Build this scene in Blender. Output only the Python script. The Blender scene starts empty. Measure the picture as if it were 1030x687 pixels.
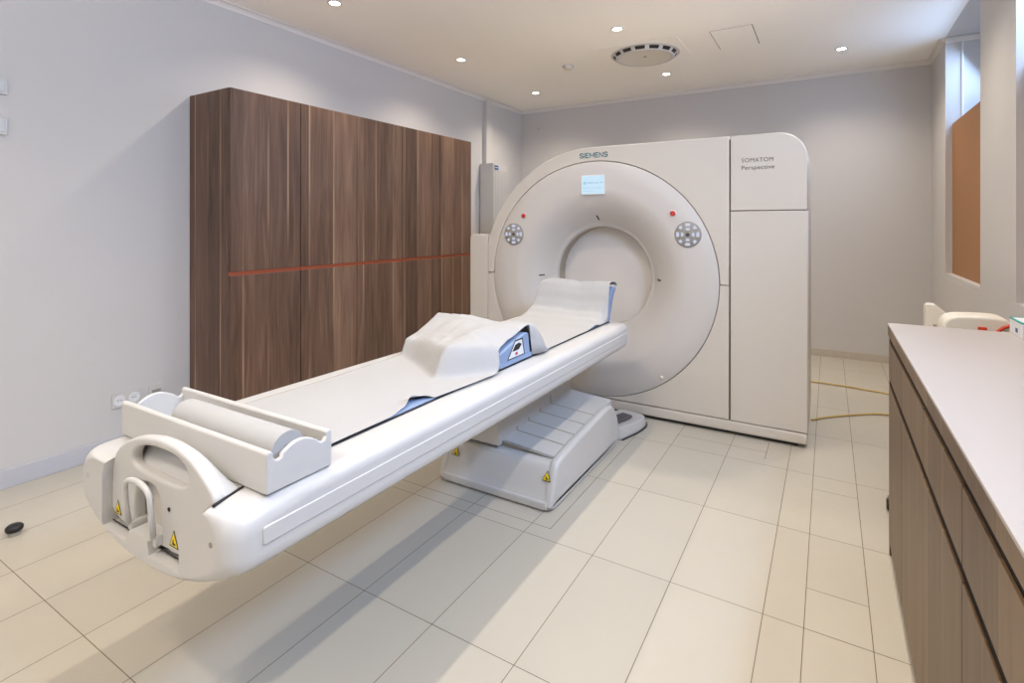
import bpy, bmesh, math, random
from mathutils import Vector, Matrix, noise
random.seed(7)
C = bpy.context.scene.collection
PI = math.pi
ORG = {}

# ------------------------------------------------------------------ materials
def srgb(r, g, b):
    f = lambda c: (c/255/12.92) if c/255 <= .04045 else ((c/255+.055)/1.055)**2.4
    return (f(r), f(g), f(b), 1)

def mat(name, col, rough=.5, metal=0, spec=.5, noise_amt=.03, noise_scale=8, bump=0, bump_scale=80, coat=0):
    m = bpy.data.materials.new(name); m.use_nodes = True
    nt = m.node_tree; N = nt.nodes; L = nt.links
    b = N['Principled BSDF']
    b.inputs['Roughness'].default_value = rough
    b.inputs['Metallic'].default_value = metal
    b.inputs['Specular IOR Level'].default_value = spec
    b.inputs['Coat Weight'].default_value = coat
    tc = N.new('ShaderNodeTexCoord')
    nz = N.new('ShaderNodeTexNoise'); nz.inputs['Scale'].default_value = noise_scale
    nz.inputs['Detail'].default_value = 4
    L.new(tc.outputs['Object'], nz.inputs['Vector'])
    mr = N.new('ShaderNodeMapRange')
    mr.inputs['To Min'].default_value = 1-noise_amt; mr.inputs['To Max'].default_value = 1+noise_amt
    L.new(nz.outputs['Fac'], mr.inputs['Value'])
    mx = N.new('ShaderNodeVectorMath'); mx.operation = 'SCALE'
    mx.inputs[0].default_value = col[:3]
    L.new(mr.outputs['Result'], mx.inputs['Scale'])
    L.new(mx.outputs['Vector'], b.inputs['Base Color'])
    if bump:
        n2 = N.new('ShaderNodeTexNoise'); n2.inputs['Scale'].default_value = bump_scale
        n2.inputs['Detail'].default_value = 3
        L.new(tc.outputs['Object'], n2.inputs['Vector'])
        bp = N.new('ShaderNodeBump'); bp.inputs['Strength'].default_value = bump
        bp.inputs['Distance'].default_value = .002
        L.new(n2.outputs['Fac'], bp.inputs['Height']); L.new(bp.outputs['Normal'], b.inputs['Normal'])
    return m

def emit(name, col, s):
    m = bpy.data.materials.new(name); m.use_nodes = True
    b = m.node_tree.nodes['Principled BSDF']
    b.inputs['Base Color'].default_value = (.12, .12, .12, 1)
    b.inputs['Emission Color'].default_value = col
    b.inputs['Emission Strength'].default_value = s
    return m

def wood(name, dark, mid, light, line, seed=0.0, rough=.42):
    """vertical walnut veneer: planks along z, cells across u = x + y"""
    m = bpy.data.materials.new(name); m.use_nodes = True
    nt = m.node_tree; N = nt.nodes; L = nt.links
    b = N['Principled BSDF']; b.inputs['Roughness'].default_value = rough
    b.inputs['Specular IOR Level'].default_value = .35
    g = N.new('ShaderNodeNewGeometry'); sp = N.new('ShaderNodeSeparateXYZ'); L.new(g.outputs['Position'], sp.inputs[0])
    def M(op, a, c=None):
        n = N.new('ShaderNodeMath'); n.operation = op
        for i, v in enumerate((a, c)):
            if v is None: continue
            if isinstance(v, (int, float)): n.inputs[i].default_value = v
            else: L.new(v, n.inputs[i])
        return n.outputs[0]
    u = M('ADD', M('ADD', sp.outputs['X'], sp.outputs['Y']), 20.0+seed)
    def comb(x, z, y=0.0):
        n = N.new('ShaderNodeCombineXYZ')
        for i, v in zip((0, 1, 2), (x, y, z)):
            if isinstance(v, (int, float)): n.inputs[i].default_value = v
            else: L.new(v, n.inputs[i])
        return n.outputs[0]
    def nz(vec, sc, det=3, dist=0):
        n = N.new('ShaderNodeTexNoise'); n.inputs['Scale'].default_value = sc; n.inputs['Detail'].default_value = det
        n.inputs['Distortion'].default_value = dist
        L.new(vec, n.inputs['Vector']); return n.outputs['Fac']
    wob = M('MULTIPLY', M('SUBTRACT', nz(comb(M('MULTIPLY', u, 5), sp.outputs['Z']), 1.6), .5), .07)
    uw = M('ADD', u, wob)
    v = N.new('ShaderNodeTexVoronoi'); v.voronoi_dimensions = '1D'; v.inputs['Scale'].default_value = 6.5
    L.new(u, v.inputs['W'])
    ve = N.new('ShaderNodeTexVoronoi'); ve.voronoi_dimensions = '1D'; ve.feature = 'DISTANCE_TO_EDGE'
    ve.inputs['Scale'].default_value = 6.5; L.new(u, ve.inputs['W'])
    sc = N.new('ShaderNodeSeparateColor'); L.new(v.outputs['Color'], sc.inputs[0])
    fine = nz(comb(M('MULTIPLY', uw, 42), M('MULTIPLY', sp.outputs['Z'], 1.6)), 1.6, 6, .6)
    broad = nz(comb(M('MULTIPLY', uw, 9), M('MULTIPLY', sp.outputs['Z'], .7)), 1.4, 3, 1.2)
    val = M('ADD', M('ADD', M('MULTIPLY', fine, .5), M('MULTIPLY', broad, .45)), M('MULTIPLY', sc.outputs[0], .32))
    cr = N.new('ShaderNodeValToRGB'); L.new(M('SUBTRACT', val, .12), cr.inputs[0])
    e = cr.color_ramp.elements
    e[0].position = .22; e[0].color = dark; e[1].position = .8; e[1].color = light
    k = e.new(.5); k.color = mid
    # pale sapwood lines where planks meet
    edge = N.new('ShaderNodeMapRange'); L.new(ve.outputs['Distance'], edge.inputs['Value'])
    edge.inputs['From Min'].default_value = .01; edge.inputs['From Max'].default_value = .055
    edge.inputs['To Min'].default_value = 1; edge.inputs['To Max'].default_value = 0
    gate = N.new('ShaderNodeMapRange'); L.new(nz(comb(M('MULTIPLY', u, 6), M('MULTIPLY', sp.outputs['Z'], .8)), 1.0, 2), gate.inputs['Value'])
    gate.inputs['From Min'].default_value = .42; gate.inputs['From Max'].default_value = .62
    mixf = M('MULTIPLY', M('MULTIPLY', edge.outputs[0], gate.outputs[0]), .62)
    mx = N.new('ShaderNodeMix'); mx.data_type = 'RGBA'
    L.new(mixf, mx.inputs['Factor']); L.new(cr.outputs[0], mx.inputs['A']); mx.inputs['B'].default_value = line
    L.new(mx.outputs['Result'], b.inputs['Base Color'])
    return m

M_wall = mat('wall_paint', srgb(200, 197, 195), .85, spec=.2, noise_amt=.012, noise_scale=3, bump=.08, bump_scale=260)
M_ceil = mat('ceiling_paint', srgb(250, 247, 241), .9, spec=.15, noise_amt=.01, noise_scale=3)
M_trim = mat('cornice_paint', srgb(222, 217, 212), .7, noise_amt=.01)
M_base = mat('baseboard_paint', srgb(186, 186, 192), .6, noise_amt=.01)
M_tilebase = mat('skirting_tile', srgb(190, 180, 168), .5, noise_amt=.05, noise_scale=5)
M_grout = mat('grout', srgb(120, 104, 84), .9, noise_amt=.1, noise_scale=20)
M_wood = wood('walnut_veneer', srgb(72, 53, 42), srgb(106, 81, 66), srgb(138, 110, 90), srgb(190, 158, 126))
M_wood2 = wood('walnut_veneer_warm_lit', srgb(84, 62, 42), srgb(106, 83, 58), srgb(128, 104, 76), srgb(148, 124, 94), 3.3)  # same walnut as the tall cabinets, warm light put into the colour
M_orange = mat('orange_strip', srgb(146, 70, 42), .5)
M_dark = mat('dark_gap', srgb(38, 32, 30), .7)
M_gola = mat('dark_recess', srgb(20, 11, 9), .8, spec=.2)
M_white = mat('moulded_white_plastic', srgb(198, 196, 193), .32, noise_amt=.008, coat=.15)
M_gan = mat('gantry_shell', srgb(205, 198, 188), .36, noise_amt=.008, noise_scale=3, coat=.15)
M_ring = mat('gantry_ring', srgb(202, 197, 192), .4, noise_amt=.008, noise_scale=3)
M_plug = mat('bore_membrane', srgb(218, 213, 209), .6, noise_amt=.008)
M_rim = mat('bore_rim', srgb(168, 158, 142), .5)
M_seam = mat('seam_gasket', srgb(112, 98, 80), .8)
M_teal = mat('teal_print', srgb(0, 112, 124), .5)
M_ink = mat('grey_print', srgb(70, 66, 66), .6)
M_black = mat('black_rubber', srgb(26, 25, 25), .45)
M_red = mat('red_button', srgb(190, 52, 38), .4)
M_grey = mat('grey_plastic', srgb(148, 143, 136), .5)
M_screen = emit('screen_glow', srgb(190, 224, 244), .5)
M_screen2 = emit('screen_text', srgb(140, 192, 226), .45)
M_key = emit('backlit_key', srgb(205, 214, 240), .42)
M_blue = mat('blue_foam_vinyl', srgb(134, 153, 184), .55, noise_amt=.04)
M_paper = mat('crepe_paper', srgb(174, 173, 172), .85, spec=.2, noise_amt=.008, bump=.25, bump_scale=160)
M_yellow = mat('warning_yellow', srgb(238, 208, 28), .5)
M_brass = mat('slit_beige', srgb(160, 140, 104), .6)
M_slate = mat('slate_grey_pad', srgb(88, 82, 84), .6)
M_top = mat('white_worktop', srgb(176, 168, 162), .35, noise_amt=.01)
M_board = mat('orange_board', srgb(160, 112, 70), .6, noise_amt=.03, noise_scale=2)
M_board2 = mat('brown_board', srgb(150, 116, 96), .6, noise_amt=.03, noise_scale=2)
M_pane = emit('frosted_pane_daylight', srgb(176, 206, 246), .35)
M_frame = mat('window_frame_white', srgb(226, 228, 232), .5)
M_lampglow = emit('lamp_glow', srgb(255, 244, 224), 14)
M_cable = mat('beige_cable', srgb(196, 170, 112), .6)
M_dish = mat('satin_dish', srgb(220, 214, 203), .4, metal=.2)
M_metal = mat('brushed_metal', srgb(190, 186, 178), .35, metal=.8)
M_blueprint = mat('blue_label', srgb(20, 92, 150), .5)
M_teal2 = mat('teal_band', srgb(20, 160, 150), .5)
M_carton = mat('printed_carton', srgb(222, 222, 224), .6)
M_redbag = mat('red_plastic', srgb(200, 62, 30), .45)
M_cream = mat('cream_plastic', srgb(226, 220, 206), .4, noise_amt=.01)

def tile_mat():
    m = mat('floor_tile', srgb(184, 178, 165), .34, spec=.45, noise_amt=.035, noise_scale=3.2)
    nt = m.node_tree; N = nt.nodes; L = nt.links
    a = N.new('ShaderNodeVertexColor'); a.layer_name = 'tone'
    b = N['Principled BSDF']; src = b.inputs['Base Color'].links[0].from_socket
    mx = N.new('ShaderNodeVectorMath'); mx.operation = 'MULTIPLY'
    L.new(src, mx.inputs[0]); L.new(a.outputs['Color'], mx.inputs[1]); L.new(mx.outputs[0], b.inputs['Base Color'])
    n = N.new('ShaderNodeTexNoise'); n.inputs['Scale'].default_value = 26; n.inputs['Detail'].default_value = 6
    tc = N.new('ShaderNodeTexCoord'); L.new(tc.outputs['Object'], n.inputs['Vector'])
    mr = N.new('ShaderNodeMapRange'); L.new(n.outputs['Fac'], mr.inputs['Value'])
    mr.inputs['To Min'].default_value = .26; mr.inputs['To Max'].default_value = .5
    L.new(mr.outputs[0], b.inputs['Roughness'])
    return m
M_tile = tile_mat()

# ------------------------------------------------------------------ builders
class MB:
    def __init__(s): s.bm = bmesh.new(); s.mi = 0
    def _f(s, vs, smooth=False):
        try: f = s.bm.faces.new(vs)
        except ValueError: return None
        f.material_index = s.mi; f.smooth = smooth; return f
    def box(s, x0, x1, y0, y1, z0, z1):
        v = [s.bm.verts.new(p) for p in ((x0,y0,z0),(x1,y0,z0),(x1,y1,z0),(x0,y1,z0),(x0,y0,z1),(x1,y0,z1),(x1,y1,z1),(x0,y1,z1))]
        for q in ((3,2,1,0),(4,5,6,7),(0,1,5,4),(1,2,6,5),(2,3,7,6),(3,0,4,7)): s._f([v[i] for i in q])
        return s
    def loft(s, rings, smooth=False, cap=True, closed=True):
        R = [[s.bm.verts.new(p) for p in r] for r in rings]
        n = len(R[0])
        for a, b in zip(R[:-1], R[1:]):
            for i in range(n if closed else n-1):
                s._f([a[i], a[(i+1) % n], b[(i+1) % n], b[i]], smooth)
        if cap:
            s._f(list(reversed(R[0]))); s._f(R[-1])
        return s
    def prism(s, pts, axis, a, b):
        def P(u, v, w):
            return {'x': (w, u, v), 'y': (u, w, v), 'z': (u, v, w)}[axis]
        return s.loft([[P(u, v, a) for u, v in pts], [P(u, v, b) for u, v in pts]])
    def lathe(s, prof, c, axis='z', n=48, smooth=True, cap=False):
        rings = []
        for r, h in prof:
            ring = []
            for i in range(n):
                t = 2*PI*i/n; u, v = r*math.cos(t), r*math.sin(t)
                p = {'z': (u, v, h), 'y': (u, h, v), 'x': (h, u, v)}[axis]
                ring.append((c[0]+p[0], c[1]+p[1], c[2]+p[2]))
            rings.append(ring)
        return s.loft(rings, smooth, cap)
    def tube(s, pts, r, n=10, smooth=True):
        pts = [Vector(p) for p in pts]; rings = []; up = None
        for i, p in enumerate(pts):
            d = (pts[min(i+1, len(pts)-1)]-pts[max(i-1, 0)]).normalized()
            if up is None: up = Vector((0, 0, 1)) if abs(d.z) < .9 else Vector((1, 0, 0))
            a = d.cross(up).normalized(); b = a.cross(d).normalized(); up = b
            rings.append([p+a*r*math.cos(2*PI*k/n)+b*r*math.sin(2*PI*k/n) for k in range(n)])
        return s.loft(rings, smooth)
    def build(s, name, mats, parent=None, origin=None, bevel=0, seg=2, smooth=False, angle=40, recalc=True, subsurf=0):
        if recalc: bmesh.ops.recalc_face_normals(s.bm, faces=s.bm.faces)
        me = bpy.data.meshes.new(name); s.bm.to_mesh(me); s.bm.free()
        return finish(name, me, mats, parent, origin, bevel, seg, smooth, angle, subsurf)

def finish(name, me, mats, parent=None, origin=None, bevel=0, seg=2, smooth=False, angle=40, subsurf=0):
    for m in (mats if isinstance(mats, (list, tuple)) else [mats]): me.materials.append(m)
    o = bpy.data.objects.new(name, me); C.objects.link(o)
    if parent is not None:
        og = ORG[parent]; o.parent = parent
    else:
        if origin is None:
            xs = [v.co for v in me.vertices]
            lo = [min(v[i] for v in xs) for i in range(3)]; hi = [max(v[i] for v in xs) for i in range(3)]
            origin = ((lo[0]+hi[0])/2, (lo[1]+hi[1])/2, lo[2])
        og = Vector(origin); o.location = og
    ORG[o] = Vector(og)
    me.transform(Matrix.Translation(-Vector(og)))
    if smooth: me.polygons.foreach_set('use_smooth', [True]*len(me.polygons))
    if bevel:
        b = o.modifiers.new('bevel', 'BEVEL'); b.width = bevel; b.segments = seg
        b.limit_method = 'ANGLE'; b.angle_limit = math.radians(angle); b.harden_normals = False
        me.polygons.foreach_set('use_smooth', [True]*len(me.polygons))
        w = o.modifiers.new('wn', 'WEIGHTED_NORMAL'); w.keep_sharp = True
    if subsurf:
        m = o.modifiers.new('sub', 'SUBSURF'); m.levels = subsurf; m.render_levels = subsurf
    return o

def plate(name, splines, a, b, axis, mats, parent=None, bevel=.004, res=3, origin=None):
    """flat outline(s) with holes, extruded from a to b along axis, edges rounded"""
    cu = bpy.data.curves.new(name, 'CURVE'); cu.dimensions = '2D'; cu.fill_mode = 'BOTH'
    for sp in splines:
        s = cu.splines.new('POLY'); s.points.add(len(sp)-1); s.use_cyclic_u = True
        for p, (u, v) in zip(s.points, sp): p.co = (u, v, 0, 1)
    cu.extrude = abs(b-a)/2-bevel; cu.bevel_depth = bevel; cu.bevel_resolution = res; cu.offset = -bevel
    t = bpy.data.objects.new(name, cu); C.objects.link(t)
    dg = bpy.context.evaluated_depsgraph_get(); dg.update()
    me = bpy.data.meshes.new_from_object(t.evaluated_get(dg)); me.name = name
    bpy.data.objects.remove(t); bpy.data.curves.remove(cu)
    mid = (a+b)/2
    for v in me.vertices:
        u, w, d = v.co
        v.co = {'x': (mid+d, u, w), 'y': (u, mid+d, w), 'z': (u, w, mid+d)}[axis]
    bm = bmesh.new(); bm.from_mesh(me)
    bmesh.ops.remove_doubles(bm, verts=bm.verts, dist=.00002)
    bmesh.ops.recalc_face_normals(bm, faces=bm.faces); bm.to_mesh(me); bm.free()
    me.materials.clear()
    o = finish(name, me, mats, parent, origin)
    me.polygons.foreach_set('use_smooth', [True]*len(me.polygons))
    w = o.modifiers.new('wn', 'WEIGHTED_NORMAL'); w.keep_sharp = True
    return o

def text(name, body, size, x, y, z, width, m, parent, bold=.0):
    cu = bpy.data.curves.new(name, 'FONT'); cu.body = body; cu.size = size; cu.extrude = .0006; cu.offset = bold; cu.space_character = 1.1
    t = bpy.data.objects.new(name, cu); C.objects.link(t)
    dg = bpy.context.evaluated_depsgraph_get(); dg.update()
    me = bpy.data.meshes.new_from_object(t.evaluated_get(dg)); me.name = name
    bpy.data.objects.remove(t)
    xs = [v.co.x for v in me.vertices]; k = width/(max(xs)-min(xs)); x0 = min(xs)
    for v in me.vertices: v.co = (x+(v.co.x-x0)*k, y-v.co.z, z+v.co.y)
    me.materials.clear()
    return finish(name, me, m, parent)

def arc(cx, cy, r, a0, a1, n=24):
    return [(cx+r*math.cos(math.radians(a0+(a1-a0)*i/n)), cy+r*math.sin(math.radians(a0+(a1-a0)*i/n))) for i in range(n+1)]
def rrect(x0, x1, y0, y1, r, n=6):
    return arc(x1-r, y1-r, r, 0, 90, n)+arc(x0+r, y1-r, r, 90, 180, n)+arc(x0+r, y0+r, r, 180, 270, n)+arc(x1-r, y0+r, r, 270, 360, n)
def smoothpoly(pts, k=2):
    for _ in range(k):
        q = []
        for i in range(len(pts)):
            a, b = pts[i], pts[(i+1) % len(pts)]
            q += [(a[0]*.75+b[0]*.25, a[1]*.75+b[1]*.25), (a[0]*.25+b[0]*.75, a[1]*.25+b[1]*.75)]
        pts = q
    return pts

def tag(o, label, cat, group=None):
    o['label'] = label; o['category'] = cat
    if group: o['group'] = group
    return o
def thing(name, label, cat, loc, group=None):
    o = bpy.data.objects.new(name, None); C.objects.link(o); o.location = loc; o.empty_display_size = .1
    ORG[o] = Vector(loc); tag(o, label, cat, group); return o
def struct(o): o['kind'] = 'structure'; return o

# ------------------------------------------------------------------ room shell
XL, XR, YB, YF, ZC = -3.445, .79, 5.985, -1.6, 2.76
# floor: every tile a face, grout strips between
bm = bmesh.new(); tone = bm.loops.layers.color.new('tone')
cols = [XL-.02, -3.206, -2.902, -2.597, -2.304, -2.002, -1.702, -1.402, -1.097, -.79, -.491, -.188, -.069, .116, .416, .716, XR+.35]
rows = [YF-.05]+[-1.662+.598*i for i in range(1, 13)]+[YB+.02]
rows = [r for r in rows]
g = .0026
def fq(x0, x1, y0, y1, mi, t=1.0, z=0.0):
    f = bm.faces.new([bm.verts.new(p) for p in ((x0,y0,z),(x1,y0,z),(x1,y1,z),(x0,y1,z))]); f.material_index = mi
    for l in f.loops: l[tone] = (t, t, t, 1)
fq(XL-.1, XR+.4, YF-.1, YB+.1, 1, 1, -.0012)
for i in range(len(cols)-1):
    rr = list(rows)
    if abs(cols[i]+.069) < .01: rr = sorted(rows+[2.144, 2.96, 1.52])
    for j in range(len(rr)-1):
        fq(cols[i]+g/2, cols[i+1]-g/2, rr[j]+g/2, rr[j+1]-g/2, 0, random.uniform(.985, 1.01))
for x0, x1, y0, y1 in ((-1.92, -1.011, 2.0, 2.003), (-1.012, -1.009, 2.0, 3.42), (-1.92, -1.917, 2.0, 3.42), (-.80, -.30, 3.294, 3.297), (-.303, -.30, 3.2, 3.45)):
    fq(x0, x1, y0, y1, 1, 1, .0004)
me = bpy.data.meshes.new('floor'); bm.to_mesh(me); bm.free()
struct(finish('floor', me, [M_tile, M_grout], origin=(0, 0, 0)))

struct(MB().box(XL-.15, XR+.45, YF-.15, YB+.15, ZC, ZC+.12).build('ceiling', M_ceil))
struct(MB().box(XL-.15, XL, YF-.15, YB+.15, -.05, ZC).build('wall_left', M_wall))
struct(MB().box(XL, XR+.45, YB, YB+.15, -.05, ZC).build('wall_back', M_wall))
struct(MB().box(XL, XR+.45, YF-.15, YF, -.05, ZC).build('wall_front', M_wall))
# right wall with window niches
NW = [(4.225, 5.346), (2.385, 3.508), (.545, 1.668)]
ZS, ZT = .90, 2.757
b = MB(); edges = [YF]+[e for n in sorted(NW) for e in n]+[YB]
for i in range(0, len(edges), 2): b.box(XR, XR+.4, edges[i], edges[i+1], -.05, ZC)      # piers, full height
for y0, y1 in NW:
    b.box(XR, XR+.4, y0, y1, -.05, ZS); b.box(XR, XR+.4, y0, y1, ZT, ZC)
struct(b.build('wall_right', M_wall))
for i, (y0, y1) in enumerate(NW):
    w = thing('window_%d' % (i+1), 'recessed window with a lower board and a daylit pane above', 'window', (XR+.3, (y0+y1)/2, ZS))
    for k in ('label', 'category'): del w[k]
    struct(w)
    bd = M_board if i == 0 else M_board2
    MB().box(.832, .852, y0+.002, y1-.002, ZS+.002, 2.077).build('board', bd, w, bevel=.002)
    MB().box(1.11, 1.12, y0, y1, 2.0, ZT).build('pane', M_pane, w)
    f = MB()
    f.box(1.07, 1.11, y0, y0+.05, 2.0, ZT); f.box(1.07, 1.11, y1-.05, y1, 2.0, ZT)
    f.box(1.07, 1.11, y0+.05, y1-.05, ZT-.05, ZT); f.box(1.07, 1.11, y0+.05, y1-.05, 2.0, 2.05)
    f.box(1.075, 1.105, (y0+y1)/2-.03, (y0+y1)/2+.03, 2.05, ZT-.05)
    f.build('window_frame', M_frame, w, bevel=.004)
    MB().box(XR+.001, 1.06, y1-.02, y1-.001, ZT-.045, ZT-.001).build('reveal_cornice', M_trim, w, bevel=.004)
    MB().box(.889, .899, y1-.012, y1, 2.09, ZT).build('reveal_strip', M_frame, w)
    MB().prism([(XR-.001, ZS-.035), (.834, ZS+.002), (.834, ZS-.04), (XR-.001, ZS-.06)], 'y', y0, y1).build('sill', M_wall, w)
    la = bpy.data.lights.new('daylight_and_fill', 'AREA'); la.shape = 'RECTANGLE'; la.size = y1-y0-.12; la.size_y = .58
    la.energy = (9, 14, 46)[i]; la.color = (.44, .64, 1.0); la.spread = math.radians(165)
    lo = bpy.data.objects.new('daylight_and_fill', la); C.objects.link(lo)
    lo.location = (1.06, (y0+y1)/2, 2.40)
    lo.rotation_euler = Vector((-1, 0, -.62)).to_track_quat('-Z', 'Y').to_euler()

# made-up frosted window behind the camera, unseen, added for fill light
w = thing('window_4', 'x', 'x', (-1.4, YF, 1.0))
for k in ('label', 'category'): del w[k]
struct(w)
MB().box(-2.6, -.2, YF+.012, YF+.016, 1.05, 2.45).build('pane', M_pane, w)
f = MB(); f.box(-2.66, -2.6, YF, YF+.04, .99, 2.51); f.box(-.2, -.14, YF, YF+.04, .99, 2.51); f.box(-2.6, -.2, YF, YF+.04, .99, 1.05); f.box(-2.6, -.2, YF, YF+.04, 2.45, 2.51); f.box(-1.43, -1.37, YF, YF+.04, 1.05, 2.45)
f.build('window_frame', M_frame, w, bevel=.004)
la = bpy.data.lights.new('daylight_and_fill', 'AREA'); la.shape = 'RECTANGLE'; la.size = 2.3; la.size_y = 1.35; la.energy = 44; la.color = (1, .91, .80); la.spread = math.radians(130)  # added warm fill lamp, tilted up to brighten the ceiling
lo = bpy.data.objects.new('daylight_and_fill', la); C.objects.link(lo); lo.location = (-1.4, YF+.05, 1.75)
lo.rotation_euler = Vector((0, 1, 2.4)).to_track_quat('-Z', 'Z').to_euler()

# cornices and baseboards
cv = [(0, 0), (.038, 0)]+[(.038-.032*math.sin(t*PI/2/5), -.006-.032*(1-math.cos(t*PI/2/5))) for t in range(6)]+[(0, -.042)]
struct(MB().prism([(XL+u, ZC+v) for u, v in cv], 'y', YF, YB).build('trim_1', M_trim))
struct(MB().prism([(YB-u, ZC+v) for u, v in cv], 'x', XL, XR).build('trim_2', M_trim))
struct(MB().prism([(XR-u, ZC+v) for u, v in cv], 'y', 5.346, YB).build('trim_3', M_trim))
struct(MB().box(XL, XL+.012, YF, 1.80, 0, .092).build('baseboard_left', M_base, bevel=.003))
b = MB()
for i in range(15): b.box(-3.44+.3*i+.001, -3.44+.3*(i+1)-.001 if i < 14 else XR, YB-.01, YB, 0, .07)
struct(b.build('baseboard_back', M_tilebase, bevel=.001))
struct(MB().box(XR-.012, XR, 2.56, YB-.012, 0, .07).build('baseboard_right', M_tilebase, bevel=.002))

# ------------------------------------------------------------------ wardrobe: five tall cabinets
CX, CB, CT = -3.014, XL+.002, 2.093
cab_lab = ['tall walnut wall cabinet at the near end of the row, with exposed side panel',
           'tall walnut wall cabinet, second from the near end of the row',
           'tall walnut wall cabinet in the middle of the row of five',
           'tall walnut wall cabinet, second from the scanner end of the row',
           'tall walnut wall cabinet at the far end of the row, beside the scanner']
for i in range(5):
    y0 = 1.806+.4885*i; y1 = y0+.4885; a = y0+(.0045 if i == 0 else .0025); e = y1-.0025
    c = thing('tall_cabinet', cab_lab[i], 'cabinet', (-3.23, (y0+y1)/2, 0), 'tall walnut cabinets along the left wall')
    MB().box(CB, -3.036, y0+(.02 if i == 0 else 0), y1-.0005, 0, CT-.002).build('carcass', M_wood, c)
    if i == 0: MB().box(CB, -3.030, y0, y0+.0195, 0, CT).build('side_panel', M_wood, c, bevel=.003)
    MB().box(-3.0359, -3.0351, y0+.0215 if i == 0 else y0+.0005, y1-.0008, .06, CT-.003).build('gap_shade', M_dark, c)  # dark sheet over the wood carcass, paints the shade in the door gaps
    MB().box(-3.035, CX, a, e, .06, .982).build('lower_door', M_wood, c, bevel=.0015)
    MB().box(-3.035, CX, a, e, 1.006, CT).build('upper_door', M_wood, c, bevel=.0015)
    MB().box(-3.0355, CX-.005, y0+.001, y1-.001, .982, 1.006).build('handle_strip', M_orange, c)
    MB().box(-3.05, -3.032, y0, y1-.0005, 0, .058).build('plinth', M_wood, c)

# ------------------------------------------------------------------ base counter on the right
FX = .20
ys = [2.515, 2.10, 1.65, 1.20, .75, .30]
un_lab = ['walnut base cabinet at the far end of the counter, nearest the scanner',
          'walnut base cabinet with drawer, second from the far end of the counter',
          'walnut base cabinet with drawer, third from the far end of the counter',
          'walnut base cabinet with drawer, fourth from the far end, cut by the right frame edge',
          'walnut base cabinet with drawer beside the camera, fifth from the far end',
          'walnut base cabinet with drawer, at the near end of the counter']
for i in range(5):
    y1, y0 = ys[i], ys[i+1]
    c = thing('base_cabinet', un_lab[i], 'cabinet', (.49, (y0+y1)/2, 0), 'walnut base cabinets under the white counter')
    e1 = y1-.001
    MB().box(FX+.050, XR-.004, y0+.0005, e1, .06, .852).build('carcass', M_wood2, c)
    if i == 0: MB().box(FX+.002, XR-.004, y1-.0005, y1+.0175, 0, .853).build('end_panel', M_wood2, c, bevel=.001)
    MB().box(FX, FX+.02, y0+.002, y1-.002, .062, .6625).build('door', M_wood2, c, bevel=.001)
    MB().box(FX, FX+.02, y0+.002, y1-.002, .690, .8315).build('drawer', M_wood2, c, bevel=.001)
    MB().box(FX+.004, FX+.0495, y0+.0005, y1-.0005, .6640, .6885).build('grip_recess', M_gola, c)
    MB().box(FX+.004, FX+.0495, y0+.0005, y1-.0005, .8330, .8535).build('grip_recess', M_gola, c)
    MB().box(FX+.0205, FX+.0495, y0+.0005, y1-.0005, .0605, .660).build('gap_shade', M_gola, c)  # near-black sheets here and below stand in for shade between the fronts
    MB().box(FX+.0205, FX+.0495, y0+.0005, y1-.0005, .690, .835).build('gap_shade', M_gola, c)
    MB().box(FX+.008, FX+.03, y0, e1, 0, .06).build('plinth', M_grey, c)
w = thing('worktop', 'long white worktop with a wood front edge along the window wall', 'worktop', (.49, 1.4, .855))
MB().box(FX-.002, XR-.002, .29, 2.535, .855, .894).build('wood_edging', M_wood2, w, bevel=.001)
MB().box(FX-.003, XR-.001, .289, 2.536, .8941, .902).build('laminate_top', M_top, w, bevel=.0015)

# carton on the counter
c = thing('carton', 'small white carton with teal top edges on the counter by the window', 'box', (.66, 2.47, .9025))
MB().box(.556, .75, 2.40, 2.545, .9025, .956).build('carton_body', M_carton, c, bevel=.001)
plate('teal_band', [[(.555, 2.399), (.751, 2.399), (.751, 2.546), (.555, 2.546)], [(.560, 2.541), (.746, 2.541), (.746, 2.404), (.560, 2.404)]], .952, .9575, 'z', M_teal2, c, .0008, 1)
MB().box(.5555, .5562, 2.45, 2.475, .915, .93).build('printed_mark', M_blueprint, c)
MB().box(.56, .70, 2.3992, 2.3999, .906, .950).build('printed_panel', M_slate, c)

# ------------------------------------------------------------------ gantry
GX, GZ, GY = -1.405, .912, 3.453
G = thing('ct_scanner', 'large white ring shaped scanner gantry with round bore in the middle of the room', 'scanner', (-1.28, 3.79, 0))
XG, XA, XB, XE = -.104, -.520, -2.291, -2.459
RO, RH, RR = .913, .816, .812
EX = 1.015                                                  # ring is a touch wider than high
def ell(a0, a1, n): return [(GX+(x-GX)*EX, z) for x, z in arc(GX, GZ, RH, a0, a1, n)]
ang = math.degrees(math.asin((1.139-GZ)/RO))
aL = math.degrees(math.acos((XB+.002-GX)/RO))
top = [(-.524, GZ+RO)]+arc(GX, GZ, RO, 90, aL, 40)
gap = .0025
plate('front_cover', [[(-.524, GZ+gap)]+top+[(XB+.002, GZ+gap)]+ell(180-.2, .2, 90)], GY, GY+.12, 'y', M_gan, G, .006)
plate('front_cover', [[(-.524, .092), (-.524, GZ-gap)]+ell(-.2, -179.8, 90)+[(XB+.002, GZ-gap), (XB+.002, .092)]], GY, GY+.12, 'y', M_gan, G, .004)
plate('side_cover', [[(-.516, 1.3705), (XG, 1.3705)]+arc(XG-.155, GZ+RO-.155, .155, 0, 90, 12)+[(-.516, GZ+RO)]], GY, GY+.14, 'y', M_gan, G, .007)
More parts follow.
